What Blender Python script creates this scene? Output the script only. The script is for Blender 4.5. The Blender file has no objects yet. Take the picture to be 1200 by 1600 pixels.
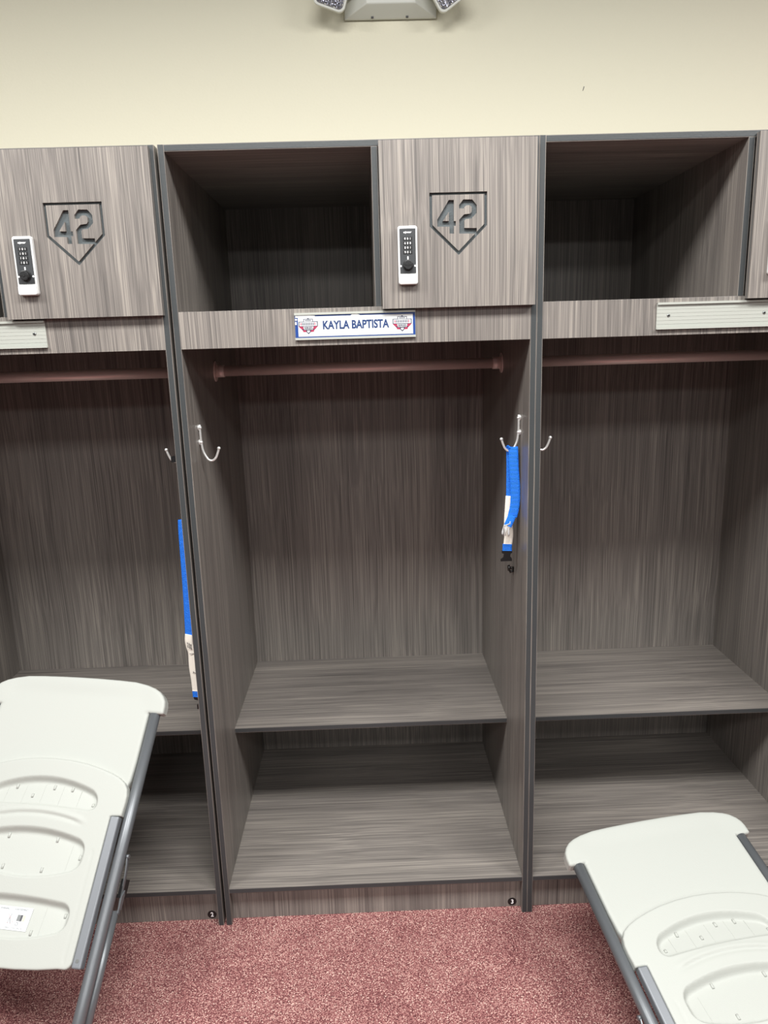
import bpy, bmesh, math
import numpy as np
from mathutils import Vector, Matrix
from mathutils.geometry import delaunay_2d_cdt

# ---------------------------------------------------------------- camera, light, exposure
S = bpy.context.scene
COL = S.collection

def setup_camera():
    cam = bpy.data.cameras.new('camera'); ob = bpy.data.objects.new('camera', cam); COL.objects.link(ob)
    yaw, pitch, roll = .0179, -.2245, -.0298
    cy, sy, cp, sp, cr, sr = math.cos(yaw), math.sin(yaw), math.cos(pitch), math.sin(pitch), math.cos(roll), math.sin(roll)
    fwd = Vector((sy*cp, cy*cp, sp)); right = Vector((cy, -sy, 0)); up = right.cross(fwd)
    X = cr*right + sr*up; Y = -sr*right + cr*up; Z = -fwd
    ob.matrix_world = Matrix(((X.x, Y.x, Z.x, .4795), (X.y, Y.y, Z.y, -1.9159), (X.z, Y.z, Z.z, 1.7064), (0, 0, 0, 1)))
    cam.sensor_fit = 'VERTICAL'; cam.sensor_height = 36; cam.lens = 1152.95/1600*36
    cam.clip_start = .02
    S.camera = ob
setup_camera()

W_ = bpy.data.worlds.new('world'); S.world = W_; W_.use_nodes = True
W_.node_tree.nodes['Background'].inputs[0].default_value = (.9, .95, 1, 1)
W_.node_tree.nodes['Background'].inputs[1].default_value = .05

S.view_settings.view_transform = 'Standard'; S.view_settings.look = 'None'
S.view_settings.gamma = 1; S.view_settings.use_curve_mapping = False
S.view_settings.exposure = 0.42

CEIL = 3.25
def troffer_lamp(x, y, power, sx=1.2, sy=.6, col=(1, 1, .985)):
    l = bpy.data.lights.new('troffer_lamp', 'AREA'); l.shape = 'RECTANGLE'; l.size = sx; l.size_y = sy
    l.energy = power; l.color = col
    o = bpy.data.objects.new('troffer_lamp', l); COL.objects.link(o); o.location = (x, y, CEIL-.03)
for (x, y, p) in ((-1.55, -1.25, 67), (.45, -1.25, 67), (2.45, -1.25, 67),
                  (-1.55, -3.6, 31), (.45, -3.6, 31), (2.45, -3.6, 31),
                  (-1.55, -6.0, 36), (.45, -6.0, 36), (2.45, -6.0, 36)):
    troffer_lamp(x, y, p)

# ---------------------------------------------------------------- materials
def lin(c):
    return tuple(((v/255)/12.92 if v/255 <= .04045 else ((v/255+.055)/1.055)**2.4) for v in c)+(1,)

def mat(name, rgb, rough=.5, metal=0, spec=.5, bump=None, bscale=300, coat=0):
    m = bpy.data.materials.new(name); m.use_nodes = True; nt = m.node_tree; b = nt.nodes['Principled BSDF']
    b.inputs['Base Color'].default_value = lin(rgb); b.inputs['Roughness'].default_value = rough
    b.inputs['Metallic'].default_value = metal; b.inputs['Specular IOR Level'].default_value = spec
    b.inputs['Coat Weight'].default_value = coat
    if bump:
        g = nt.nodes.new('ShaderNodeTexCoord'); n = nt.nodes.new('ShaderNodeTexNoise'); n.inputs['Scale'].default_value = bscale
        bp = nt.nodes.new('ShaderNodeBump'); bp.inputs['Strength'].default_value = bump; bp.inputs['Distance'].default_value = .002
        nt.links.new(g.outputs['Object'], n.inputs['Vector']); nt.links.new(n.outputs[0], bp.inputs['Height']); nt.links.new(bp.outputs[0], b.inputs['Normal'])
    return m

def ramp(nt, stops):
    r = nt.nodes.new('ShaderNodeValToRGB'); e = r.color_ramp.elements
    while len(e) < len(stops): e.new(.5)
    for i, (p, c) in enumerate(stops): e[i].position = p; e[i].color = lin(c)
    return r

def wood(name, scale3, cols, rough=.38):
    """fine straight-grain laminate; scale3 stretches the grain along one axis"""
    m = bpy.data.materials.new(name); m.use_nodes = True; nt = m.node_tree; L = nt.links.new; b = nt.nodes['Principled BSDF']
    geo = nt.nodes.new('ShaderNodeNewGeometry'); oi = nt.nodes.new('ShaderNodeObjectInfo')
    off = nt.nodes.new('ShaderNodeMath'); off.operation = 'MULTIPLY'; off.inputs[1].default_value = 7.3; L(oi.outputs['Random'], off.inputs[0])
    add = nt.nodes.new('ShaderNodeVectorMath'); add.operation = 'ADD'; L(geo.outputs['Position'], add.inputs[0]); L(off.outputs[0], add.inputs[1])
    # slow warp so the streaks wander
    wn = nt.nodes.new('ShaderNodeTexNoise'); wn.inputs['Scale'].default_value = 2.2; wn.inputs['Detail'].default_value = 1
    L(add.outputs[0], wn.inputs['Vector'])
    ws = nt.nodes.new('ShaderNodeVectorMath'); ws.operation = 'SCALE'; ws.inputs['Scale'].default_value = .012; L(wn.outputs['Color'], ws.inputs[0])
    wa = nt.nodes.new('ShaderNodeVectorMath'); wa.operation = 'ADD'; L(add.outputs[0], wa.inputs[0]); L(ws.outputs[0], wa.inputs[1])
    val = None
    for (f, l, w, det) in ((520, 2.6, .62, 2), (150, 1.3, .34, 2), (16, .6, .23, 2)):
        mp = nt.nodes.new('ShaderNodeVectorMath'); mp.operation = 'MULTIPLY'
        mp.inputs[1].default_value = tuple(f if s else l for s in scale3); L(wa.outputs[0], mp.inputs[0])
        n = nt.nodes.new('ShaderNodeTexNoise'); n.inputs['Scale'].default_value = 1; n.inputs['Detail'].default_value = det
        L(mp.outputs[0], n.inputs['Vector'])
        mu = nt.nodes.new('ShaderNodeMath'); mu.operation = 'MULTIPLY'; mu.inputs[1].default_value = w; L(n.outputs[0], mu.inputs[0])
        if val is None: val = mu
        else:
            a = nt.nodes.new('ShaderNodeMath'); a.operation = 'ADD'; L(val.outputs[0], a.inputs[0]); L(mu.outputs[0], a.inputs[1]); val = a
    r = ramp(nt, cols); L(val.outputs[0], r.inputs[0]); L(r.outputs[0], b.inputs['Base Color'])
    b.inputs['Roughness'].default_value = rough; b.inputs['Specular IOR Level'].default_value = .35
    return m

GRAIN = [(.38, (76, 72, 70)), (.49, (101, 96, 92)), (.60, (119, 113, 108)), (.73, (146, 139, 131))]
M = {}
M['wood_v'] = wood('grey_laminate_upright_grain', (1, 1, 0), GRAIN)
M['wood_h'] = wood('grey_laminate_level_grain', (0, 1, 1), GRAIN)
M['edge'] = mat('dark_edge_band', (56, 59, 60), .45, bump=.15, bscale=180)
M['groove'] = mat('engraved_grey_core', (80, 86, 88), .7, bump=.3, bscale=400)
M['black'] = mat('black_plastic', (22, 22, 23), .4)
M['face'] = mat('lock_face_charcoal', (50, 52, 54), .5)
M['white'] = mat('white_plastic', (208, 208, 206), .4)
M['ink'] = mat('white_print', (245, 245, 245), .5)
M['alu'] = mat('brushed_aluminium', (176, 178, 170), .42, metal=.25)
M['screw'] = mat('screw_steel', (150, 152, 150), .3, metal=.8)
M['nickel'] = mat('satin_nickel', (226, 225, 222), .3, metal=.55)
M['rod'] = mat('bronze_rod', (236, 219, 213), .36, metal=.3)
M['card_blue'] = mat('royal_blue_card', (22, 60, 128), .4)
M['card_white'] = mat('white_card', (200, 203, 204), .4)
M['navy'] = mat('navy_ink', (18, 50, 100), .5)
M['navy2'] = mat('dark_navy_ink', (36, 36, 62), .5)
M['red_ink'] = mat('crimson_ink', (160, 40, 74), .5)
M['tag'] = mat('white_fabric_tag', (236, 230, 218), .8, bump=.4, bscale=90)
M['pen'] = mat('black_ink', (70, 70, 74), .6)
M['tube'] = mat('grey_painted_steel', (104, 107, 110), .36, metal=.35, bump=.04, bscale=500)
M['rail'] = mat('grey_seat_rail', (122, 125, 129), .42, metal=.3, bump=.04, bscale=500)
M['poly'] = mat('white_moulded_plastic', (170, 172, 166), .55, spec=.3, bump=.10, bscale=420)
M['clear'] = mat('grey_plastic', (186, 186, 186), .25)
M['lamp_body'] = mat('off_white_housing', (214, 214, 206), .5)
M['knob'] = mat('black_knob', (28, 26, 25), .3)
M['dark'] = mat('dark_gap', (16, 16, 16), .8)

def strap_mat():
    m = mat('blue_webbing', (0, 110, 235), .7); nt = m.node_tree; b = nt.nodes['Principled BSDF']
    g = nt.nodes.new('ShaderNodeTexCoord'); sep = nt.nodes.new('ShaderNodeSeparateXYZ'); nt.links.new(g.outputs['Object'], sep.inputs[0])
    mu = nt.nodes.new('ShaderNodeMath'); mu.operation = 'MULTIPLY'; mu.inputs[1].default_value = 1500; nt.links.new(sep.outputs[2], mu.inputs[0])
    sn = nt.nodes.new('ShaderNodeMath'); sn.operation = 'SINE'; nt.links.new(mu.outputs[0], sn.inputs[0])
    r = ramp(nt, [(0, (0, 96, 215)), (1, (20, 134, 252))]); ma = nt.nodes.new('ShaderNodeMapRange'); ma.inputs[1].default_value = -1
    nt.links.new(sn.outputs[0], ma.inputs[0]); nt.links.new(ma.outputs[0], r.inputs[0]); nt.links.new(r.outputs[0], b.inputs['Base Color'])
    bp = nt.nodes.new('ShaderNodeBump'); bp.inputs['Distance'].default_value = .001; bp.inputs['Strength'].default_value = .7
    nt.links.new(sn.outputs[0], bp.inputs['Height']); nt.links.new(bp.outputs[0], b.inputs['Normal'])
    return m
M['strap'] = strap_mat()

def carpet_mat():
    m = bpy.data.materials.new('red_speckled_carpet'); m.use_nodes = True; nt = m.node_tree; L = nt.links.new; b = nt.nodes['Principled BSDF']
    g = nt.nodes.new('ShaderNodeNewGeometry')
    n1 = nt.nodes.new('ShaderNodeTexNoise'); n1.inputs['Scale'].default_value = 290; n1.inputs['Detail'].default_value = 2; n1.inputs['Roughness'].default_value = .6
    n2 = nt.nodes.new('ShaderNodeTexNoise'); n2.inputs['Scale'].default_value = 9; n2.inputs['Detail'].default_value = 2
    v = nt.nodes.new('ShaderNodeTexVoronoi'); v.inputs['Scale'].default_value = 320
    for n in (n1, n2, v): L(g.outputs['Position'], n.inputs['Vector'])
    r = ramp(nt, [(.34, (84, 48, 50)), (.45, (128, 80, 80)), (.54, (154, 102, 100)), (.62, (184, 138, 131)), (.72, (224, 198, 184))])
    sp = nt.nodes.new('ShaderNodeSeparateColor'); L(v.outputs['Color'], sp.inputs[0])
    mu = nt.nodes.new('ShaderNodeMath'); mu.operation = 'MULTIPLY_ADD'; mu.inputs[1].default_value = .24; L(sp.outputs[0], mu.inputs[0]); L(n1.outputs[0], mu.inputs[2])
    m3 = nt.nodes.new('ShaderNodeMath'); m3.operation = 'MULTIPLY_ADD'; m3.inputs[1].default_value = .12; L(n2.outputs[0], m3.inputs[0]); L(mu.outputs[0], m3.inputs[2])
    s = nt.nodes.new('ShaderNodeMath'); s.operation = 'SUBTRACT'; s.inputs[1].default_value = .18; L(m3.outputs[0], s.inputs[0])
    L(s.outputs[0], r.inputs[0]); L(r.outputs[0], b.inputs['Base Color']); b.inputs['Roughness'].default_value = 1; b.inputs['Specular IOR Level'].default_value = .1
    bp = nt.nodes.new('ShaderNodeBump'); bp.inputs['Distance'].default_value = .004; bp.inputs['Strength'].default_value = .8
    L(mu.outputs[0], bp.inputs['Height']); L(bp.outputs[0], b.inputs['Normal'])
    return m
M['carpet'] = carpet_mat()
M['dark_floor'] = mat('added_dark_floor', (58, 58, 60), .8)
M['wall'] = mat('cream_painted_wall', (223, 218, 197), .85, spec=.2, bump=.25, bscale=120)
M['wall_n'] = mat('dark_laminate_side_wall', (58, 56, 55), .85, spec=.2)
M['ceil'] = mat('grey_ceiling_tile', (92, 92, 92), .9, spec=.1)

# ---------------------------------------------------------------- mesh helpers
def link(name, bm, m, parent=None, smooth=False, label=None, bevel=0, seg=2):
    me = bpy.data.meshes.new(name); bm.normal_update(); bm.to_mesh(me); bm.free()
    for x in (m if isinstance(m, (list, tuple)) else [m]): me.materials.append(x)
    if smooth: me.shade_smooth()
    o = bpy.data.objects.new(name, me); COL.objects.link(o)
    if parent: o.parent = parent
    if bevel:
        md = o.modifiers.new('bevel', 'BEVEL'); md.width = bevel; md.segments = seg; md.limit_method = 'ANGLE'; md.angle_limit = math.radians(40)
        if smooth: md.harden_normals = True
    if label: o['label'] = label
    return o

def box(bm, x0, x1, y0, y1, z0, z1, mi=0):
    v = [bm.verts.new(p) for p in ((x0, y0, z0), (x1, y0, z0), (x1, y1, z0), (x0, y1, z0), (x0, y0, z1), (x1, y0, z1), (x1, y1, z1), (x0, y1, z1))]
    for f in ((0, 3, 2, 1), (4, 5, 6, 7), (0, 1, 5, 4), (1, 2, 6, 5), (2, 3, 7, 6), (3, 0, 4, 7)):
        fc = bm.faces.new([v[i] for i in f]); fc.material_index = mi
    return bm

def boxo(name, dims, m, parent, bevel=0, label=None):
    return link(name, box(bmesh.new(), *dims), m, parent, bevel=bevel, label=label)

def tube(bm, pts, r, n=14, mi=0, caps=True):
    pts = [Vector(p) for p in pts]; rings = []
    rr = r if isinstance(r, (list, tuple)) else [r]*len(pts)
    prev = None
    for i, p in enumerate(pts):
        t = ((pts[min(i+1, len(pts)-1)]-p).normalized() + (p-pts[max(i-1, 0)]).normalized())
        t = t.normalized()
        if prev is None: a = t.orthogonal().normalized()
        else: a = (prev - t*prev.dot(t)).normalized()
        prev = a; b = t.cross(a)
        rings.append([bm.verts.new(p + rr[i]*(math.cos(2*math.pi*k/n)*a + math.sin(2*math.pi*k/n)*b)) for k in range(n)])
    for i in range(len(rings)-1):
        for k in range(n):
            f = bm.faces.new((rings[i][k], rings[i][(k+1) % n], rings[i+1][(k+1) % n], rings[i+1][k])); f.material_index = mi; f.smooth = True
    if caps:
        f = bm.faces.new(rings[0][::-1]); f.material_index = mi
        f = bm.faces.new(rings[-1]); f.material_index = mi
    return bm

def smooth_path(pts, n=6):
    """Catmull-Rom through the points"""
    P = [Vector(p) for p in pts]; out = []
    for i in range(len(P)-1):
        p0, p1, p2, p3 = P[max(i-1, 0)], P[i], P[i+1], P[min(i+2, len(P)-1)]
        for k in range(n):
            t = k/n
            out.append(.5*((2*p1)+(-p0+p2)*t+(2*p0-5*p1+4*p2-p3)*t*t+(-p0+3*p1-3*p2+p3)*t**3))
    out.append(P[-1]); return out

def ribbon(bm, path, width, wdir, th=.0016, mi=0, n=6, ncol=4):
    P = smooth_path(path, n); rows = []
    for i, p in enumerate(P):
        t = (P[min(i+1, len(P)-1)]-P[max(i-1, 0)]).normalized()
        w = Vector(wdir); w = (w - t*w.dot(t)).normalized(); nn = t.cross(w).normalized()
        rows.append([[bm.verts.new(p + w*width*(c/ncol-.5) + nn*s*th/2) for c in range(ncol+1)] for s in (1, -1)])
    for i in range(len(rows)-1):
        a, b = rows[i], rows[i+1]
        for c in range(ncol):
            f = bm.faces.new((a[0][c], a[0][c+1], b[0][c+1], b[0][c])); f.material_index = mi; f.smooth = True
            f = bm.faces.new((a[1][c+1], a[1][c], b[1][c], b[1][c+1])); f.material_index = mi; f.smooth = True
        for c, fl in ((0, 0), (ncol, 1)):
            q = (a[1][c], a[0][c], b[0][c], b[1][c]); f = bm.faces.new(q if not fl else q[::-1]); f.material_index = mi
    for a in (rows[0], rows[-1]):
        for c in range(ncol):
            f = bm.faces.new((a[0][c], a[1][c], a[1][c+1], a[0][c+1])); f.material_index = mi
    return bm

def rounded(x0, x1, z0, z1, r, n=6):
    o = []
    for cx, cz, a in ((x1-r, z0+r, -90), (x1-r, z1-r, 0), (x0+r, z1-r, 90), (x0+r, z0+r, 180)):
        for k in range(n+1):
            t = math.radians(a+90*k/n); o.append((cx+r*math.cos(t), cz+r*math.sin(t)))
    return o

def prism(bm, poly, y0, y1, mi=0, M4=None):
    """outline in x,z (counter clockwise seen from -y) pulled from y0 (front) to y1"""
    a = [Vector((x, y0, z)) for x, z in poly]; b = [Vector((x, y1, z)) for x, z in poly]
    if M4: a = [M4 @ v for v in a]; b = [M4 @ v for v in b]
    a = [bm.verts.new(v) for v in a]; b = [bm.verts.new(v) for v in b]; n = len(a)
    f = bm.faces.new(a); f.material_index = mi
    f = bm.faces.new(b[::-1]); f.material_index = mi
    for i in range(n):
        f = bm.faces.new((a[i], b[i], b[(i+1) % n], a[(i+1) % n])); f.material_index = mi
    return bm

def inside(p, poly):
    x, y = p; c = False; n = len(poly)
    for i in range(n):
        x1, y1 = poly[i]; x2, y2 = poly[(i+1) % n]
        if (y1 > y) != (y2 > y) and x < (x2-x1)*(y-y1)/(y2-y1)+x1: c = not c
    return c

def cut_sheet(bm, polys, test, y0, y1, mi=0):
    """a flat sheet (x,z) with holes: test(p) says whether a point is solid; thickness y0 (front)..y1"""
    vs = []; es = []
    for P in polys:
        b = len(vs); vs += [Vector(p) for p in P]; es += [(b+i, b+(i+1) % len(P)) for i in range(len(P))]
    V, E, F, _, _, _ = delaunay_2d_cdt(vs, es, [], 0, 1e-6)
    F = [f for f in F if test((sum(V[i].x for i in f)/len(f), sum(V[i].y for i in f)/len(f)))]
    fr = [bm.verts.new((v.x, y0, v.y)) for v in V]; bk = [bm.verts.new((v.x, y1, v.y)) for v in V]
    cnt = {}
    for f in F:
        a = bm.faces.new([fr[i] for i in f]); a.material_index = mi
        a = bm.faces.new([bk[i] for i in f][::-1]); a.material_index = mi
        for i in range(len(f)):
            e = (f[i], f[(i+1) % len(f)]); cnt[e] = 1
    for (i, j) in cnt:
        if (j, i) not in cnt:
            a = bm.faces.new((fr[i], bk[i], bk[j], fr[j])); a.material_index = mi
    for v in [v for v in fr+bk if not v.link_faces]: bm.verts.remove(v)
    return bm

def text_bm(bm, s, size, cx, y, cz, mi=0, sx=1.0, off=0.0, depth=.0003, rot=0, width=None, M4=None):
    """upright lettering facing -y, centred at (cx, cz), added to a bmesh"""
    cu = bpy.data.curves.new('lettering', 'FONT'); cu.body = s; cu.size = 1; cu.align_x = 'CENTER'; cu.align_y = 'CENTER'
    cu.offset = off; cu.extrude = .01
    o = bpy.data.objects.new('lettering', cu); COL.objects.link(o)
    dg = bpy.context.evaluated_depsgraph_get(); dg.update()
    me = bpy.data.meshes.new_from_object(o.evaluated_get(dg))
    xs = [v.co.x for v in me.vertices]; ys = [v.co.y for v in me.vertices]
    w, h = max(xs)-min(xs), max(ys)-min(ys); mx, my = (max(xs)+min(xs))/2, (max(ys)+min(ys))/2
    ky = size/h; kx = (width/w) if width else ky*sx
    t = bmesh.new(); t.from_mesh(me)
    c, sn = math.cos(rot), math.sin(rot)
    for v in t.verts:
        x = (v.co.x-mx)*kx; z = (v.co.y-my)*ky; yy = y - (depth if v.co.z > 0 else 0)
        p = Vector((cx + x*c - z*sn, yy, cz + x*sn + z*c)); v.co = M4 @ p if M4 else p
    for f in t.faces: f.material_index = mi
    t.to_mesh(me); t.free(); n0 = len(bm.faces); bm.from_mesh(me)
    bm.faces.ensure_lookup_table()
    for f in bm.faces[n0:]: f.material_index = mi
    bpy.data.objects.remove(o); bpy.data.curves.remove(cu); bpy.data.meshes.remove(me)
    return bm

def cyl(bm, c, axis, r, l, n=20, mi=0, r2=None):
    c = Vector(c); a = Vector(axis).normalized()
    return tube(bm, [c, c+a*l], [r, r if r2 is None else r2], n, mi)

def thing(name, label, cat, loc=(0, 0, 0), group=None, matrix=None):
    o = bpy.data.objects.new(name, None); COL.objects.link(o); o.location = loc; o.empty_display_size = .1
    if matrix is not None: o.matrix_world = matrix
    o['label'] = label; o['category'] = cat
    if group: o['group'] = group
    return o

def struct(name, bm, m, label=None):
    o = link(name, bm, m); o['kind'] = 'structure'
    if label: o['label'] = label
    return o

# ---------------------------------------------------------------- room
RX0, RX1, RY0, RY1 = -3.2, 4.6, -7.2, .815
struct('floor', box(bmesh.new(), RX0, RX1, -2.5, RY1, -.05, 0), M['carpet'], 'dusty red speckled loop carpet')
struct('floor', box(bmesh.new(), RX0, RX1, RY0, -2.5, -.05, 0), M['dark_floor'])  # unseen dark floor behind the camera, added to cut light bouncing into the lockers
wb = struct('wall_back', box(bmesh.new(), RX0, RX1, RY1, RY1+.1, 0, CEIL), M['wall'], 'cream painted wall above the lockers')
struct('wall_left', box(bmesh.new(), RX0-.1, RX0, RY0, RY1, 0, CEIL), M['wall_n'])
struct('wall_right', box(bmesh.new(), RX1, RX1+.1, RY0, RY1, 0, CEIL), M['wall_n'])
struct('wall_front', box(bmesh.new(), RX0, RX1, RY0-.1, RY0, 0, CEIL), M['wall_n'])
struct('ceiling', box(bmesh.new(), RX0, RX1, RY0, RY1, CEIL, CEIL+.05), M['ceil'])
b = bmesh.new()   # small nick in the paint, right of the emergency light
prism(b, [(1.2415, 2.519), (1.2435, 2.519), (1.2475, 2.531), (1.2455, 2.533)], RY1-.0006, RY1+.001)
link('paint_nick', b, M['pen'], wb, label='small dark nick in the paint')

# ---------------------------------------------------------------- lockers
LW, D, H, T = .914, .789, 2.1825, .0155
ZD, ZR, ZS, ZB = 1.797, 1.706, .5066, .125
YS = .266

def banded(name, dims, axis, m, root, ylip=.0012):
    """board with a dark edge band let into its front edge, leaving a thin laminate line either side"""
    x0, x1, y0, y1, z0, z1 = dims
    o = boxo(name, (x0, x1, y0+.0008, y1, z0, z1), m, root)
    e = .0013
    if axis == 'x': boxo('edge_band', (x0+e, x1-e, y0, y0+.002, z0+.0005, z1-.0005), M['edge'], o, bevel=.0004, label='charcoal edge band')
    else: boxo('edge_band', (x0+.0005, x1-.0005, y0, y0+.002, z0+e, z1-e), M['edge'], o, bevel=.0004, label='charcoal edge band')
    return o

def plate_pt(px, py):
    y = py + (px-112)*25/896 - 215
    return (.645+(px-110)*.000155, 2.056-y*.000147)
def flat_pt(px, py): return (.645+(px-110)*.000155, 2.056-(py-215)*.000147)
RING_O = [flat_pt(*p) for p in ((110, 215), (110, 735), (562, 1195), (1010, 735), (1010, 215))]
RING_I = [flat_pt(*p) for p in ((154, 255), (154, 715), (562, 1130), (966, 715), (966, 255))]
FOUR = [plate_pt(*p) for p in ((412, 325), (228, 630), (228, 738), (420, 738), (420, 845), (490, 845), (490, 725), (520, 725), (520, 650), (490, 650), (490, 325))]
FOUR_H = [plate_pt(*p) for p in ((412, 505), (315, 650), (412, 650))]
TWO = [plate_pt(*p) for p in ((572, 400), (572, 455), (645, 455), (655, 430), (690, 405), (740, 405), (770, 430), (770, 500), (745, 535), (650, 545), (572, 630), (572, 845),
                              (825, 845), (848, 815), (848, 757), (655, 757), (655, 645), (672, 620), (765, 610), (848, 520), (848, 400), (780, 315), (640, 315))]

def make_door(root, rows, engr=0.0):
    DX0, DX1, DZ0, DZ1, Y0, Y1 = .5255, .905, 1.790, 2.1752, -.0205, -.002
    rect = [(DX0, DZ0), (DX1, DZ0), (DX1, DZ1), (DX0, DZ1)]
    def solid(p):
        if not inside(p, rect): return False
        if inside(p, RING_O) and not inside(p, RING_I): return False
        if inside(p, FOUR) and not inside(p, FOUR_H): return False
        if inside(p, TWO): return False
        return True
    bm = cut_sheet(bmesh.new(), [rect, RING_O, RING_I, FOUR, FOUR_H, TWO], solid, Y0, Y0+.0075)
    box(bm, DX0, DX1, Y0+.0098, Y1, DZ0, DZ1)
    bmesh.ops.recalc_face_normals(bm, faces=bm.faces[:])
    d = link('door', bm, M['wood_v'], root, label='overlay door with a home plate outline and the number 42 cut into it')
    box(bm := bmesh.new(), DX0, DX1, Y0+.0075, Y0+.0098, DZ0, DZ1)
    link('engraving', bm, M['groove'], d, label='grey core showing in the cut number 42 and home plate outline')
    # combination lock: moves with the door
    LX0, LX1, LZ0, LZ1 = .566, .6135, 1.845, 1.981
    bm = bmesh.new()
    prism(bm, rounded(LX0, LX1, LZ0, LZ1, .006), Y0-.012, Y0)
    link('lock_housing', bm, M['white'], d, bevel=.0015, label='white lock housing')
    bm = bmesh.new(); prism(bm, rounded(LX0+.001, LX1-.001, LZ0+.0005, LZ0+.024, .005), Y0-.0165, Y0-.011)
    link('lock_grip', bm, M['white'], d, bevel=.002, label='raised white pull at the foot of the lock')
    bm = bmesh.new(); prism(bm, rounded(LX0+.0045, LX1-.0045, LZ0+.0265, LZ1-.0065, .001), Y0-.0132, Y0-.011)
    text_bm(bm, 'ojmar', .0058, (LX0+LX1)/2, Y0-.0132, 1.9655, mi=1, width=.0195, off=.03)
    link('lock_face', bm, [M['face'], M['ink']], d, label='charcoal lock face with a small white maker name')
    cx = (LX0+LX1)/2
    for k, s in enumerate(rows):
        z = 1.9515-k*.0104
        bm = bmesh.new(); box(bm, cx-.0108, cx+.0108, Y0-.0142, Y0-.013, z-.0038, z+.0038)
        for q, ch in enumerate(s):
            text_bm(bm, ch, .0050, cx+(q-1)*.0064, Y0-.0142, z, mi=1, off=.0, sx=1)
        link('number_dial', bm, [M['black'], M['ink']], d, label='black dial with white digits')
    bm = bmesh.new(); cyl(bm, (cx, Y0-.013, 1.8905), (0, -1, 0), .0128, .004, 28); cyl(bm, (cx, Y0-.017, 1.8905), (0, -1, 0), .0112, .009, 28, r2=.0104)
    kb = link('lock_knob', bm, M['black'], d, bevel=.0008)
    bm = bmesh.new(); box(bm, cx-.009, cx+.009, Y0-.0268, Y0-.026, 1.8895, 1.8908)
    box(bm, cx-.002, cx+.002, Y0-.027, Y0-.026, 1.8875, 1.8935, 1)
    link('key_slot', bm, [M['dark'], M['dark']], d)
    bm = bmesh.new()
    cyl(bm, (cx-.0172, Y0-.0131, 1.8885), (0, -1, 0), .0022, .0006, 12); cyl(bm, (cx+.0172, Y0-.0131, 1.8885), (0, -1, 0), .0022, .0006, 12)
    box(bm, cx-.0014, cx+.0014, Y0-.0139, Y0-.013, 1.9035, 1.9105)
    link('position_mark', bm, M['ink'], d, label='white position marks')
    return d

def coat_hook(root, side):
    """side=+1: screwed to the left side panel, opening into the locker"""
    w = T if side > 0 else LW-T; y = .110
    P = lambda dx, yy, z: (w+side*dx, yy, z)
    bm = bmesh.new()
    tube(bm, smooth_path([P(.0045, y, 1.505), P(.0045, y, 1.47), P(.006, y, 1.45), P(.0095, y, 1.430), P(.020, y, 1.410), P(.031, y, 1.4055), P(.041, y, 1.412), P(.047, y, 1.424), P(.0515, y, 1.437)], 5), .0032, 12)
    h = link('coat_hook', bm, M['nickel'], root, label='satin nickel coat hook')
    bm = bmesh.new(); bmesh.ops.create_uvsphere(bm, u_segments=14, v_segments=10, radius=.0048, matrix=Matrix.Translation(P(.052, y, 1.439)))
    link('hook_tip', bm, M['nickel'], h, smooth=True)
    for z in (1.497, 1.457):
        bm = bmesh.new(); cyl(bm, P(0, y, z), (side, 0, 0), .008, .0025, 18); cyl(bm, P(.0025, y, z), (side, 0, 0), .0055, .007, 16, r2=.0032)
        link('screw', bm, M['nickel'], h)

def plate_holder(root):
    X0, X1, Z0, Z1 = .304, .607, 1.7205, 1.7865
    bm = bmesh.new()
    box(bm, X0, X1, -.0025, 0, Z0, Z1)
    for z0, z1 in ((Z0, Z0+.0055), (Z1-.0055, Z1)):      # lips that grip the card
        box(bm, X0, X1, -.0062, -.0025, (z0 if z0 == Z0 else z1-.0016), (z0+.0016 if z0 == Z0 else z1))
        box(bm, X0, X1, -.0072, -.0058, z0, z1)
    for k in range(5): box(bm, X0+.0005, X1-.0005, -.0029, -.0025, Z0+.013+k*.009, Z0+.0145+k*.009)
    h = link('name_plate_holder', bm, M['alu'], root, label='ribbed aluminium name plate channel')
    for x in (.334, .5785):
        bm = bmesh.new(); cyl(bm, (x, -.002, 1.7545), (0, -1, 0), .0052, .0022, 18, r2=.003)
        cyl(bm, (x, -.0042, 1.7545), (0, -1, 0), .0022, .0002, 10, mi=1)
        link('screw', bm, [M['screw'], M['dark']], h)
    return h

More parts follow.
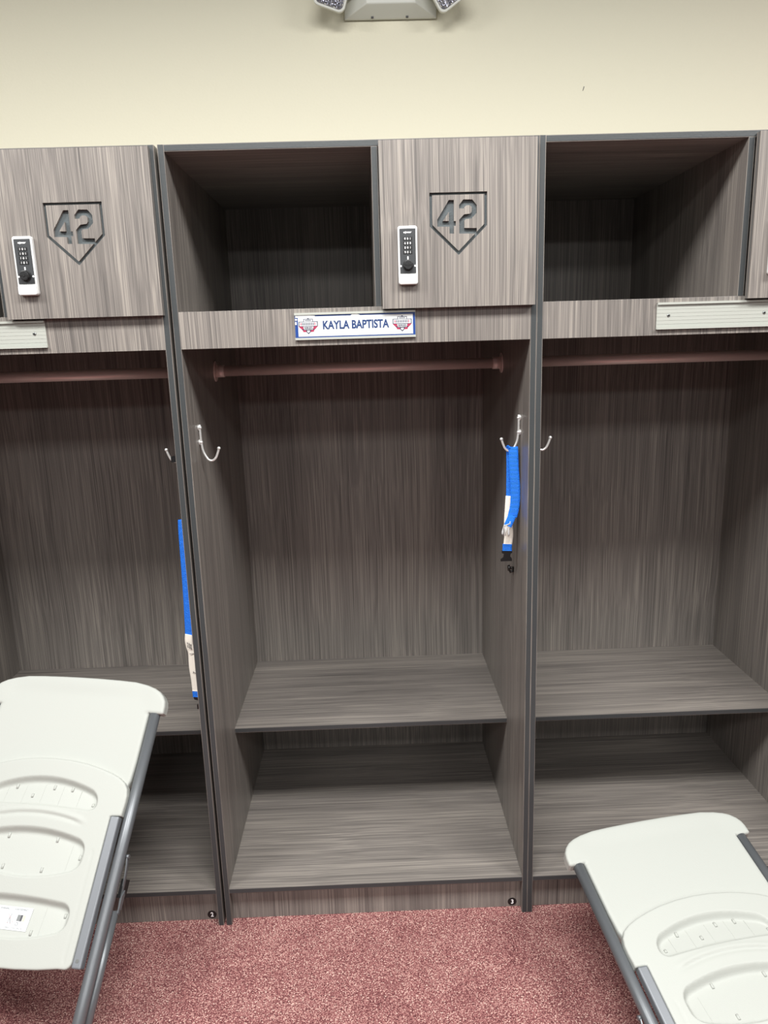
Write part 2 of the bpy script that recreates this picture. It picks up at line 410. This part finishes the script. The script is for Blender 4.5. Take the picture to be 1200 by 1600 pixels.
def make_locker(x0, label, rows, number):
    r = thing('locker', label, 'locker', (x0, 0, 0), 'open wood-grain team lockers along the wall')
    for a in (0, LW-T): banded('side_panel', (a, a+T, 0, D, 0, H), 'x', M['wood_v'], r)
    banded('top_panel', (T, LW-T, 0, D, H-T, H), 'z', M['wood_h'], r)
    boxo('back_panel', (T, LW-T, D-.006, D, .02, H-T), M['wood_v'], r)
    banded('divider', (.508, .508+T, 0, D-.006, ZD, H-T), 'x', M['wood_v'], r)
    boxo('rail', (T, LW-T, 0.0006, .0165, ZR, ZD), M['wood_v'], r, bevel=.0005)
    boxo('compartment_floor', (T, LW-T, .0165, D-.006, ZD-T, ZD), M['wood_h'], r)
    banded('shelf', (T, LW-T, YS, D-.006, ZS-T, ZS), 'z', M['wood_h'], r)
    banded('base_shelf', (T, LW-T, .001, D-.006, ZB-T, ZB), 'z', M['wood_h'], r)
    k = boxo('toe_kick', (T, LW-T, .027, .043, 0.0005, ZB-T), M['wood_v'], r)
    if number:
        bm = bmesh.new(); cyl(bm, (.8735, .027, .0175), (0, -1, 0), .0135, .0008, 32)
        text_bm(bm, number, .0155, .8740, .0262, .0175, mi=1, off=.03, sx=.85)
        link('number_sticker', bm, [M['black'], M['ink']], k, label='round black sticker with a white number')
    make_door(r, rows)
    plate_holder(r)
    bm = bmesh.new(); tube(bm, [(T+.012, .40, 1.638), (LW-T-.012, .40, 1.638)], .0162, 28, caps=True)
    rod = link('hanging_rod', bm, M['rod'], r, label='bronze hanging rod')
    for xx, s in ((T, 1), (LW-T, -1)):
        bm = bmesh.new(); cyl(bm, (xx, .40, 1.638), (s, 0, 0), .031, .003, 30); cyl(bm, (xx+s*.003, .40, 1.638), (s, 0, 0), .0185, .026, 28)
        link('rod_flange', bm, M['rod'], rod)
    coat_hook(r, 1); coat_hook(r, -1)
    bm = bmesh.new(); c = (LW-T, .18, 1.044)
    cyl(bm, c, (-1, 0, 0), .004, .012, 14); cyl(bm, (c[0]-.012, c[1], c[2]), (-1, 0, 0), .010, .006, 20, r2=.0085); cyl(bm, (c[0], .18, 1.036), (-1, -.1, -.35), .004, .014, 12)
    link('knob', bm, M['knob'], r, label='small black knob on the side panel')
    return r

make_locker(-.0086-LW, 'grey wood-grain locker with the number 2 sticker, left of the one with the name card', ('101', '101', '101', '101'), '2')
make_locker(0, 'grey wood-grain locker in the middle, with a name card on its rail', ('801', '688', '801', '901'), '3')
make_locker(LW+.0004, 'grey wood-grain locker on the right, its aluminium name channel empty, behind the low chair', ('901', '801', '901', '901'), None)

# ---------------------------------------------------------------- name card in the middle locker's channel
def badge(bm, cx, cz, y):
    k = .001
    def P(pts): return [(cx+a*k, cz+b*k) for a, b in pts][::-1]
    f = lambda pts, d, mi: prism(bm, P(pts)[::-1] if False else P(pts), y-d, y, mi)
    # outlines: navy/crimson shapes under white banners
    f([(-24, 11), (-12, 11), (-12, 17), (-3, 17), (0, 19.5), (3, 17), (12, 17), (12, 11), (24, 11), (24, -1), (13, -12), (6, -14), (0, -20), (-6, -14), (-13, -12), (-24, -1)], .0002, 2)
    f([(-22, 9.5), (22, 9.5), (22, 0), (-22, 0)], .0004, 0)
    f([(-10.5, 15.5), (10.5, 15.5), (10.5, 10.5), (-10.5, 10.5)], .0004, 0)
    f([(-13, -1.5), (13, -1.5), (11, -9), (-11, -9)], .0004, 0)
    f([(-24, -1), (-14, -1.5), (-12, -6), (-15, -9)], .00045, 3)
    f([(24, -1), (15, -9), (12, -6), (14, -1.5)], .00045, 3)
    f([(-14, -10), (-7, -10), (-5, -14.5), (-13.5, -14)], .00045, 3)
    f([(14, -10), (13.5, -14), (5, -14.5), (7, -10)], .00045, 3)
    f([(-3.5, -11), (3.5, -11), (3.5, -14), (0, -17), (-3.5, -14)], .00045, 0)
    # the blurred lettering rows
    for i in range(5): f([(-7+i*3, 14.6), (-5+i*3, 14.6), (-5+i*3, 11.8), (-7+i*3, 11.8)], .0005, 2)
    for i in range(9): f([(-19+i*4.3, 8), (-16.8+i*4.3, 8), (-16.8+i*4.3, 1.8), (-19+i*4.3, 1.8)], .0005, 2 if i not in (0, 8) else 3)
    text_bm(bm, 'SERIES', .0058, cx, y-.0004, cz-.0052, mi=2, width=.021, off=.02)

def name_card():
    x0, x1, z0, z1 = .3047, .6063, 1.7242, 1.7828
    r = thing('name_card', 'white and blue name card slotted into the channel on the middle locker rail', 'name card', (.455, -.0045, z0))
    r_off = Vector((-.455, .0045, -z0))
    def put(name, bm, m, lab=None):
        for v in bm.verts: v.co += r_off
        return link(name, bm, m, r, label=lab)
    put('card', box(bmesh.new(), x0, x1, -.0045, -.0030, z0, z1), M['card_blue'], 'royal blue backing card')
    bm = box(bmesh.new(), .3125, .6005, -.0052, -.0046, 1.7288, 1.7772)
    bm.faces.ensure_lookup_table()
    text_bm(bm, 'KAYLA BAPTISTA', .0212, .4575, -.0052, 1.7555, mi=1, width=.166, off=.03)
    badge(bm, .338, 1.7545, -.0052); badge(bm, .5735, 1.7545, -.0052)
    put('name_panel', bm, [M['card_white'], M['navy'], M['navy2'], M['red_ink']], 'white panel with navy name lettering and two badges')
    for sc in ([(.3055, 1.768), (.3105, 1.768), (.311, 1.7715), (.308, 1.773), (.3055, 1.772)], [(.3052, 1.7575), (.3095, 1.7578), (.309, 1.765), (.307, 1.766), (.3052, 1.7635)],
               [(.3062, 1.7748), (.352, 1.7748), (.356, 1.779), (.342, 1.7805), (.3062, 1.7808)], [(.442, 1.7745), (.466, 1.7745), (.468, 1.778), (.460, 1.7808), (.448, 1.7802)]):
        put('torn_sticker', prism(bmesh.new(), sc, -.0056, -.0046), M['card_white'], 'scrap of torn white sticker')
name_card()

# ---------------------------------------------------------------- blue straps
def strap_hook():
    r = thing('strap', 'short blue webbing strap with black buckle, hanging on the middle locker hook', 'strap', (.878, .11, 1.414), 'blue webbing straps on hooks')
    o = Vector((.878, .11, 1.414))
    def put(name, bm, m, lab=None, parent=r):
        for v in bm.verts: v.co -= o
        return link(name, bm, m, parent, label=lab)
    wd = (1, -.18, 0)
    bm = bmesh.new()
    ribbon(bm, [(.8715, .1155, 1.405), (.873, .113, 1.4135), (.877, .109, 1.4150), (.8785, .1045, 1.410), (.880, .100, 1.36), (.8835, .0975, 1.31), (.8840, .096, 1.275), (.8815, .0945, 1.247), (.8755, .093, 1.222)], .0262, wd, .0018)
    ribbon(bm, [(.875, .0915, 1.226), (.869, .088, 1.213), (.861, .0855, 1.197)], .022, (1, -.1, .38), .002)
    ribbon(bm, [(.8735, .1155, 1.405), (.8745, .1175, 1.36), (.8745, .118, 1.30), (.8745, .118, 1.272)], .024, wd, .0018)
    ribbon(bm, [(.8665, .1165, 1.136), (.8660, .1165, 1.116)], .0265, wd, .0026)
    put('webbing', bm, M['strap'])
    bm = bmesh.new()
    ribbon(bm, [(.8730, .1160, 1.276), (.8705, .1160, 1.235), (.8690, .1162, 1.195), (.8705, .1160, 1.165), (.8675, .1165, 1.134)], .0245, wd, .0024)
    for k in range(4): box(bm, .8545, .8565, .1145, .1152, 1.252-k*.006, 1.255-k*.006, 1)
    put('tag', bm, [M['tag'], M['pen']], 'white fabric tag')
    bm = bmesh.new()     # open two-prong buckle half on the short end
    up = Vector((.004, 0, .030))
    for a, bb in (((.8475, .084, 1.172), (.8425, .083, 1.142)), ((.8645, .086, 1.180), (.8600, .084, 1.138))):
        a = Vector(a)+up; bb = Vector(bb)+up
        tube(bm, smooth_path([a, a.lerp(bb, .5)+Vector((-.0015, 0, 0)), bb], 3), [.0013, .0013, .0014, .002, .0032, .0034, .0014], 8)
    tube(bm, [(.8600, .085, 1.196), (.8540, .084, 1.169)], .0013, 8); tube(bm, [(.8555, .085, 1.195), (.8500, .084, 1.170)], .0013, 8)
    tube(bm, [(.8495, .084, 1.197), (.8695, .086, 1.204)], .0020, 8)
    put('buckle_prongs', bm, M['clear'], 'greyish buckle prongs')
    bm = bmesh.new()
    prism(bm, [(.851, 1.116), (.8805, 1.116), (.8805, 1.110), (.876, 1.108), (.8745, 1.100), (.8790, 1.094), (.8800, 1.0855), (.8480, 1.0855), (.8485, 1.091), (.856, 1.096), (.8575, 1.107), (.851, 1.110)][::-1], .1135, .1205)
    put('buckle', bm, M['black'], 'black plastic buckle')
strap_hook()

def strap_side():
    o = Vector((-.052, .105, 1.41))
    r = thing('strap', 'long blue webbing strap with a white tag reading 2, in the left locker', 'strap', o, 'blue webbing straps on hooks')
    def put(name, bm, m, lab=None):
        for v in bm.verts: v.co -= o
        return link(name, bm, m, r, label=lab)
    wd = (1, -.25, 0)
    bm = bmesh.new()
    ribbon(bm, [(-.0485, .1015, 1.243), (-.0490, .0995, 1.236), (-.0505, .099, 1.20), (-.0520, .099, 1.10), (-.0545, .099, 1.0), (-.0585, .099, .90)], .0235, wd, .0022)
    ribbon(bm, [(-.044, .106, 1.243), (-.044, .107, 1.1), (-.046, .107, .95), (-.047, .107, .88)], .020, wd, .0018)
    ribbon(bm, [(-.0530, .099, .727), (-.0530, .099, .705)], .0235, wd, .003)
    put('webbing', bm, M['strap'])
    bm = bmesh.new()
    ribbon(bm, [(-.0585, .098, .903), (-.0605, .097, .885), (-.0585, .098, .862), (-.0545, .0975, .845), (-.0560, .098, .80), (-.0535, .098, .76), (-.0530, .0985, .725)], .0235, wd, .0026, n=5)
    text_bm(bm, '2', .0105, -.0505, .0942, .786, mi=1, off=-.01, rot=math.radians(-95), depth=.0012)
    for k in range(3): text_bm(bm, 'size small', .0030, -.0630+k*.0045, .0932, .873-k*.003, mi=1, rot=math.radians(-88), depth=.0012)
    box(bm, -.061, -.047, .0930, .0945, .8445, .8452, 1)
    put('tag', bm, [M['tag'], M['pen']], 'white fabric tag with a handwritten 2')
    bm = bmesh.new()
    prism(bm, [(-.062, .706), (-.041, .706), (-.041, .698), (-.044, .694), (-.044, .684), (-.041, .680), (-.041, .668), (-.054, .668), (-.054, .681), (-.049, .685), (-.050, .696), (-.060, .699)][::-1], .096, .103)
    put('buckle', bm, M['black'], 'black plastic buckle at the lower end')
    bm = bmesh.new(); tube(bm, smooth_path([(-.0375, .105, 1.405), (-.034, .104, 1.36), (-.036, .103, 1.29), (-.046, .101, 1.242)], 5), .0022, 8)
    put('cord', bm, M['black'], 'thin black cord')
    bm = bmesh.new(); prism(bm, rounded(-.064, -.040, 1.405, 1.421, .003), .102, .114); prism(bm, rounded(-.055, -.040, 1.403, 1.428, .003), .1135, .1185)
    put('clasp', bm, M['black'], 'black clasp on the hook')
strap_side()

# ---------------------------------------------------------------- emergency light on the wall
def emergency_light():
    o = Vector((.598, RY1, 2.745))
    r = thing('emergency_light', 'off-white two-headed emergency light high on the cream wall', 'emergency light', o)
    def put(name, bm, m, lab=None, parent=r, smooth=False, bevel=0):
        for v in bm.verts: v.co -= o
        return link(name, bm, m, parent, smooth=smooth, label=lab, bevel=bevel)
    bm = bmesh.new(); yb, yf = RY1-.001, RY1-.062
    B = [(.447, 2.744), (.749, 2.744), (.749, 2.895), (.447, 2.895)]; F = [(.520, 2.770), (.677, 2.770), (.677, 2.870), (.520, 2.870)]
    vb = [bm.verts.new((x, yb, z)) for x, z in B]; v1 = [bm.verts.new((x, yb-.012, z)) for x, z in B]; vf = [bm.verts.new((x, yf, z)) for x, z in F]
    bm.faces.new(vf); bm.faces.new(vb[::-1])
    for i in range(4):
        j = (i+1) % 4; bm.faces.new((v1[i], v1[j], vf[j], vf[i])); bm.faces.new((vb[i], vb[j], v1[j], v1[i]))
    bmesh.ops.recalc_face_normals(bm, faces=bm.faces[:])
    put('housing', bm, M['lamp_body'], bevel=.003)
    for x, z in ((.538, 2.7475), (.652, 2.7475)):
        put('slot', box(bmesh.new(), x-.004, x+.004, yb-.0205, yb-.012, z-.003, z+.003), M['pen'], 'dark slot')
    for cx, cz, rot, tilt in ((.412, 2.794, 18, 14), (.774, 2.792, -33, 14)):
        Mx = Matrix.Translation((cx, RY1-.10, cz)) @ Matrix.Rotation(math.radians(tilt), 4, 'X') @ Matrix.Rotation(math.radians(rot), 4, 'Y')
        bm = bmesh.new(); s = .052
        prism(bm, rounded(-s, s, -s, s, .020), -.012, .012, M4=Mx)
        prism(bm, rounded(-s*.86, s*.86, -s*.86, s*.86, .016), .012, .045, M4=Mx)
        hd = put('lamp_head', bm, M['lamp_body'], 'off-white adjustable lamp head', bevel=.002)
        bm = bmesh.new(); prism(bm, rounded(-s+.007, s-.007, -s+.007, s-.007, .015), -.0126, -.011, M4=Mx)
        for i in range(9):
            for j in range(9):
                x = (i-4)*.0098; z = (j-4)*.0098
                if abs(i-4) == 4 and abs(j-4) == 4: continue
                q = .0047; t = [Mx @ Vector(p) for p in ((x-q, -.0128, z-q), (x+q, -.0128, z-q), (x+q, -.0128, z+q), (x-q, -.0128, z+q), (x+.0015*((i*7+j*3) % 3-1), -.0165, z+.0015*((i*5+j) % 3-1)))]
                v = [bm.verts.new(p) for p in t]
                for a in range(4): bm.faces.new((v[a], v[(a+1) % 4], v[4]))
        put('reflector', bm, M['reflector'], 'faceted clear reflector', parent=hd)
        bm = bmesh.new(); tube(bm, [(cx, RY1-.07, cz), (cx+(.08 if cx < .6 else -.08), RY1-.035, cz+.02)], .014, 14)
        put('swivel_arm', bm, M['lamp_body'], parent=hd)
M['reflector'] = mat('faceted_reflector', (205, 205, 215), .15, metal=.9)
emergency_light()

# ---------------------------------------------------------------- folded chairs
def seg_dist(P, poly):
    P = np.asarray(P, float); A = np.asarray(poly, float); B = np.roll(A, -1, 0); out = np.full(len(P), 1e9)
    for a, b2 in zip(A, B):
        d = b2-a; L = (d@d) or 1e-12; t = np.clip(((P-a)@d)/L, 0, 1); q = a+t[:, None]*d; out = np.minimum(out, np.hypot(*(P-q).T))
    return out
def resample(poly, step):
    P = [Vector(p) for p in poly]; out = []
    for i in range(len(P)):
        a, b2 = P[i], P[(i+1) % len(P)]; n = max(1, round((b2-a).length/step))
        out += [a.lerp(b2, k/n) for k in range(n)]
    return [(p.x, p.y) for p in out]
def inset(poly, d):
    n = len(poly); out = []
    for i in range(n):
        a, b2, c = Vector(poly[i-1]), Vector(poly[i]), Vector(poly[(i+1) % n])
        t = ((b2-a).normalized()+(c-b2).normalized()); t = t.normalized() if t.length > 1e-9 else (c-a).normalized()
        out.append((b2.x - t.y*d, b2.y + t.x*d))
    return out

def relief(outline, hfun, n_top, n_bot, step=.004, rim=.005, features=()):
    """moulded panel: outline (CCW) in u,v; front surface n_top + hfun(u,v), rounded rim, skirt to n_bot, flat back"""
    O = resample(outline, step); offs = [.0, .0008, .002, .0035, rim, rim+.003]
    pts = list(O); nO = len(O)
    for d in offs[1:]:
        R = [p for p in inset(O, d)]; dd = seg_dist(R, O); pts += [p for p, q in zip(R, dd) if q > d*.8 and inside(p, O)]
    us = [p[0] for p in O]; vs = [p[1] for p in O]
    gx, gy = np.meshgrid(np.arange(min(us), max(us), step), np.arange(min(vs), max(vs), step)); G = np.stack([gx.ravel(), gy.ravel()], 1)
    G = G[seg_dist(G, O) > rim+.0045]; G = [tuple(p) for p in G if inside(p, O)]
    for f in features:
        F = resample(f, step*.6); dF = seg_dist(G, F); G = [p for p, q in zip(G, dF) if q > .0035]
        pts += F + inset(F, .0022) + inset(F, -.0022)
    pts += G
    V, E, Fc, _, _, _ = delaunay_2d_cdt([Vector(p) for p in pts], [(i, (i+1) % nO) for i in range(nO)], [], 1, 1e-5)
    A = np.array([(v.x, v.y) for v in V]); dd = seg_dist(A, O)
    bm = bmesh.new(); top = []; bot = {}
    for (u, v), d in zip(A, dd):
        e = min(d/rim, 1); h = n_top + hfun(u, v) - rim*(1-math.sqrt(max(0, 1-(1-e)**2)))
        top.append(bm.verts.new((u, v, h)))
    cnt = set()
    for f in Fc:
        try: ff = bm.faces.new([top[i] for i in f])
        except ValueError: continue
        ff.smooth = True
        for i in range(len(f)): cnt.add((f[i], f[(i+1) % len(f)]))
    bd = [(i, j) for i, j in cnt if (j, i) not in cnt]
    for i, j in bd:
        for q in (i, j):
            if q not in bot: bot[q] = bm.verts.new((A[q][0], A[q][1], n_bot))
        bm.faces.new((top[j], top[i], bot[i], bot[j])).smooth = False
    nx = {i: j for i, j in bd}; s = bd[0][0]; loop = [s]; c = nx[s]
    while c != s and len(loop) < len(bd)+2: loop.append(c); c = nx.get(c, s)
    try: bm.faces.new([bot[i] for i in loop][::-1])
    except Exception: pass
    for v in [v for v in bm.verts if not v.link_faces]: bm.verts.remove(v)
    return bm

def arc(cx, cy, r, a0, a1, n=7):
    return [(cx+r*math.cos(math.radians(a0+(a1-a0)*k/n)), cy+r*math.sin(math.radians(a0+(a1-a0)*k/n))) for k in range(n+1)]

def sm(x): x = min(1, max(0, x)); return x*x*(3-2*x)

POCKETS = [  # half width, top(v at centre, curve), bottom(v, curve)
    (.160, .778, -1.35, .700, -.25), (.160, .650, -1.0, .527, 1.2), (.166, .490, -.35, .389, 1.1)]
def pocket_depth(u, v):
    for a, vt, ct, vb, cb in POCKETS:
        t = vt+ct*u*u; b2 = vb+cb*u*u; sd = a-abs(u)
        if sd > 0:
            r = .028
            if sd < r:   # rounded pocket ends
                k = r-math.sqrt(max(0, r*r-(r-sd)**2)); t -= k*.9; b2 += k*.9
            if b2 < v < t:
                k = (v-b2)/(t-b2)
                return -(.0045+.0150*k)*sm((t-v)/.020)*sm((v-b2)/.0035)*sm(sd/.010)
    return 0
def pocket_outline(p, n=28):
    a, vt, ct, vb, cb = p; up = []; dn = []; r = .028
    for i in range(n+1):
        u = -a+2*a*(.5-.5*math.cos(math.pi*i/n)); sd = a-abs(u); k = r-math.sqrt(max(0, r*r-(r-min(sd, r))**2))
        up.append((u, vt+ct*u*u-k*.9)); dn.append((u, vb+cb*u*u+k*.9))
    return dn[1:-1]+up[::-1]
def seat_h(u, v):
    h = pocket_depth(u, v)
    c = .681-1.0*u*u
    h += .0022*math.exp(-((v-c-.009)/.006)**2)*sm((.15-abs(u))/.04) - .0030*math.exp(-((v-c)/.0045)**2)*sm((.14-abs(u))/.04)
    h -= .0012*math.exp(-((abs(u)-.180)/.0022)**2)*(sm((.61-v)/.01))*sm((v-.35)/.01)
    return h - .10*u*u

def make_chair(label):
    r = thing('folding_chair', label, 'chair', (0, 0, 0), 'white folding chairs folded flat')
    NT = .016
    # seat (underside faces out)
    half = []
    r2 = .030
    half += [(.0, .327), (.06, .3285), (.12, .333), (.17, .340)] + arc(.185, .358, .018, -80, 0, 4) + [(.2035, .689), (.2330, .6915), (.2350, .725)] + [(.2345, .742), (.2300, .760), (.2190, .775), (.2000, .787), (.1750, .797), (.1400, .807), (.1000, .8155), (.0500, .8215)]
    out = half + [(0, .8235)] + [(-u, v) for u, v in half[::-1][:-1]]
    bm = relief(out, seat_h, NT, -.010, step=.004, rim=.005, features=[pocket_outline(p) for p in POCKETS])
    def fl(u, v): return NT + seat_h(u, v)
    # moulded ribs and stops on the pocket floors
    for a, v0, v1 in ((-.115, .705, .742), (-.062, .704, .753), (-.008, .704, .756), (.046, .704, .755), (.100, .705, .747), (-.118, .553, .606), (.118, .548, .612), (-.132, .42, .452), (.095, .404, .466)):
        z0, z1 = fl(a, v0), fl(a, v1)
        vv = [bm.verts.new((a+s*.0005, q, zz+.0009*k2-.0004)) for s in (-1, 1) for q, zz in ((v0, z0), (v1, z1)) for k2 in (0, 1)]
        for f in ((1, 5, 7, 3), (0, 1, 3, 2), (4, 6, 7, 5), (0, 4, 5, 1), (2, 3, 7, 6)): bm.faces.new([vv[i] for i in f])
    for u, v, L in ((-.09, .745, .012), (-.035, .724, .010), (.020, .749, .012), (.073, .748, .012), (.145, .712, .008), (-.14, .712, .008), (.070, .622, .012), (-.07, .622, .012), (.055, .548, .012), (-.055, .548, .012), (.148, .585, .012), (.075, .408, .012), (.150, .452, .010), (-.11, .41, .012)):
        z = fl(u, v); tube(bm, [(u, v-L/2, fl(u, v-L/2)+.0002), (u, v+L/2, fl(u, v+L/2)+.0005)], .0032, 10)
    seat = link('seat', bm, M['poly'], r, label='white moulded seat, underside out')
    # sticker
    bm = bmesh.new(); n0, n1 = fl(0, .409), fl(0, .459)
    ang = math.atan2(n1-n0, .05)
    Ms = Matrix.Translation((0, .409, n0+.0011)) @ Matrix.Rotation(ang, 4, 'X') @ Matrix.Rotation(math.radians(-90), 4, 'X') @ Matrix.Scale(1, 4)
    # local x = u, local z = up the sticker, facing -y -> n
    Ms = Matrix.Translation((0, .409, n0+.0011)) @ Matrix(((1, 0, 0, 0), (0, math.sin(ang), math.cos(ang), 0), (0, -math.cos(ang), math.sin(ang), 0), (0, 0, 0, 1)))
    prism(bm, [(-.092, 0), (.060, 0), (.060, .052), (-.092, .052)], -.0003, 0, M4=Ms)
    text_bm(bm, 'ADVERTENCIA', .0042, -.065, -.0003, .0465, mi=1, width=.034, M4=Ms, depth=.0002); text_bm(bm, 'WARNING', .0042, -.016, -.0003, .0465, mi=1, width=.024, M4=Ms, depth=.0002)
    text_bm(bm, 'AVERTISSEMENT', .0042, .029, -.0003, .0465, mi=1, width=.036, M4=Ms, depth=.0002)
    for cx in (-.062, -.030, .008):
        N = 26; ro, ri = .0125, .0118
        for k in range(N):
            a0, a1 = 2*math.pi*k/N, 2*math.pi*(k+1)/N
            q = [Ms @ Vector((cx+rr*math.cos(t), -.0006, .026+rr*math.sin(t))) for rr, t in ((ri, a0), (ro, a0), (ro, a1), (ri, a1))]
            f = bm.faces.new([bm.verts.new(p) for p in q]); f.material_index = 2
        for (p, q, w, mi) in (((-.0085, .0085), (.0085, -.0085), .0009, 2), ((0, .010), (-.003, .0), .0008, 1), ((-.003, .0), (-.0045, -.012), .0008, 1), ((-.002, .0), (.004, -.012), .0008, 1)):
            a = Vector(p); c = Vector(q); d = (c-a).normalized(); nrm = Vector((-d.y, d.x))*w/2
            Q = [a+nrm, a-nrm, c-nrm, c+nrm]; f = bm.faces.new([bm.verts.new(Ms @ Vector((cx+s.x, -.0007, .026+s.y))) for s in Q]); f.material_index = mi
    for x0, x1, z0, z1, mi in ((.025, .034, .021, .035, 4), (.034, .039, .021, .035, 1), (.040, .047, .021, .035, 3)):
        f = bm.faces.new([bm.verts.new(Ms @ Vector((x, -.0006, z))) for x, z in ((x0, z0), (x1, z0), (x1, z1), (x0, z1))]); f.material_index = mi
    for cx, mi in ((.029, 1), (.041, 2)):
        f = bm.faces.new([bm.verts.new(Ms @ Vector((cx+.004*math.cos(t*.5236), -.0006, .0145+.004*math.sin(t*.5236)))) for t in range(12)]); f.material_index = mi
        f = bm.faces.new([bm.verts.new(Ms @ Vector((cx+.0032*math.cos(t*.5236), -.0007, .0145+.0032*math.sin(t*.5236)))) for t in range(12)]); f.material_index = 0
        text_bm(bm, 'i' if mi == 1 else '4', .0042, cx, -.0007, .0145, mi=mi, M4=Ms, depth=.0001)
    text_bm(bm, 'MAX 113 KG  EN 14', .0026, .024, -.0003, .005, mi=1, width=.045, M4=Ms, depth=.0002); text_bm(bm, 'DO NOT STAND ON SEAT', .0026, -.045, -.0003, .005, mi=1, width=.05, M4=Ms, depth=.0002)
    link('warning_label', bm, [M['card_white'], M['pen'], M['pink'], M['tan'], M['greyg']], seat, label='white warning sticker with pictograms')
    # seat rails
    for s in (-1, 1):
        bm = bmesh.new(); u0, u1 = (.2045, .2295) if s > 0 else (-.2295, -.2045)
        box(bm, u0, u1, .345, .690, -.010, .0135)
        rl = link('seat_rail', bm, M['rail'], r, bevel=.004, label='flat grey steel rail along the seat', seg=3)
        bm = bmesh.new(); cyl(bm, ((u0+u1)/2, .362, .0130), (0, 0, 1), .0040, .0016, 14); link('rivet', bm, M['screw'], rl)
    # backrest
    half = [(.0, .733), (.10, .735), (.17, .738), (.205, .745), (.221, .758), (.2290, .782), (.2315, .83), (.2320, .9680), (.2340, .9665), (.2700, .9655), (.2755, .9690), (.2755, .988), (.2725, 1.003), (.264, 1.017), (.251, 1.029), (.234, 1.038), (.208, 1.0465), (.17, 1.0535), (.12, 1.0560), (.06, 1.0575)]
    out = half + [(0, 1.058)] + [(-u, v) for u, v in half[::-1][:-1]]
    def bh(u, v):
        e = max(abs(u)-.205, 0)
        return -.004*(1-(u/.28)**2)*sm((1.05-v)/.05) + .002*sm((v-.965)/.05)*sm((abs(u)-.19)/.06)
    bm = relief(out, bh, .003, -.024, step=.007, rim=.0075)
    link('backrest', bm, M['poly'], r, label='white moulded backrest')
    # frame
    for s in (-1, 1):
        bm = bmesh.new()
        tube(bm, [(s*.247, .022, -.012), (s*.247, .3, -.012), (s*.247, .6, -.012), (s*.247, .9675, -.012)], .0148, 24)
        f = link('front_leg', bm, M['tube'], r, label='round grey steel tube that runs up to carry the backrest')
        bm = bmesh.new(); tube(bm, [(s*.247, .020, -.012), (s*.247, .045, -.012)], .0165, 20); link('foot_cap', bm, M['greyg'], f)
        bm = bmesh.new(); tube(bm, [(s*.2560, .150, -.039), (s*.2560, .30, -.038), (s*.2560, .475, -.036)], .0122, 20)
        g = link('rear_leg', bm, M['tube'], r, label='grey steel rear leg folded behind the front one')
        bm = bmesh.new(); tube(bm, [(s*.2560, .149, -.039), (s*.2560, .172, -.039)], .0136, 18); link('foot_cap', bm, M['greyg'], g)
        bm = bmesh.new()
        ribbon(bm, [(s*.2640, .600, -.020), (s*.2665, .585, -.022), (s*.2675, .555, -.028), (s*.2650, .530, -.036), (s*.2655, .500, -.038), (s*.2690, .470, -.036)], .011, (0, 0, 1), .0026)
        prism(bm, [(-.007, 0), (.006, 0), (.008, .030), (-.002, .045), (-.007, .034)], 0, .003, M4=Matrix(((0, s, 0, s*.2665), (0, 0, 1, .478), (1, 0, 0, -.040), (0, 0, 0, 1))))
        for v, n in ((.600, -.018), (.472, -.036)): cyl(bm, (s*.2620, v, n), (s, 0, 0), .0052, .0075, 14)
        k = link('hinge_link', bm, M['tube'], r, label='curved steel folding link with rivets')
        bm = bmesh.new(); box(bm, *sorted((s*.258, s*.2655)), .505, .548, -.064, -.030); link('stop', bm, M['black'], k, label='black plastic stop')
    bm = bmesh.new(); tube(bm, [(-.240, .09, -.012), (.240, .09, -.012)], .009, 16); link('front_crossbar', bm, M['tube'], r)
    bm = bmesh.new(); tube(bm, [(-.250, .20, -.040), (.250, .20, -.040)], .008, 16); link('rear_crossbar', bm, M['tube'], r)
    return r
M['pink'] = mat('pink_print', (214, 150, 150), .6); M['tan'] = mat('tan_print', (196, 180, 165), .6); M['greyg'] = mat('grey_rubber', (120, 122, 122), .7)

def pose(fx, fy, yaw, lean, roll, dz=0):
    A = Vector((math.cos(yaw), math.sin(yaw), 0)); h = Vector((-math.sin(yaw), math.cos(yaw), 0))
    V = math.sin(lean)*h + Vector((0, 0, math.cos(lean))); N = A.cross(V)
    A2 = math.cos(roll)*A+math.sin(roll)*V; V2 = -math.sin(roll)*A+math.cos(roll)*V
    return Matrix(((A2.x, V2.x, N.x, fx), (A2.y, V2.y, N.y, fy), (A2.z, V2.z, N.z, dz), (0, 0, 0, 1)))

def copy_tree(o, parent=None):
    c = o.copy(); COL.objects.link(c); c.parent = parent
    for ch in list(o.children): copy_tree(ch, c)
    return c
chair = make_chair('white plastic folding chair, folded flat and tilted steeply against the left locker')
chair2 = copy_tree(chair); chair2['label'] = 'white plastic folding chair, folded and lying low in front of the right locker'
chair.matrix_world = pose(-.5262, -.5960, -.1685, .7547, -.0182, .004)
chair2.matrix_world = pose(1.4200, -1.0582, .1941, 1.2295, -.0038, .008)
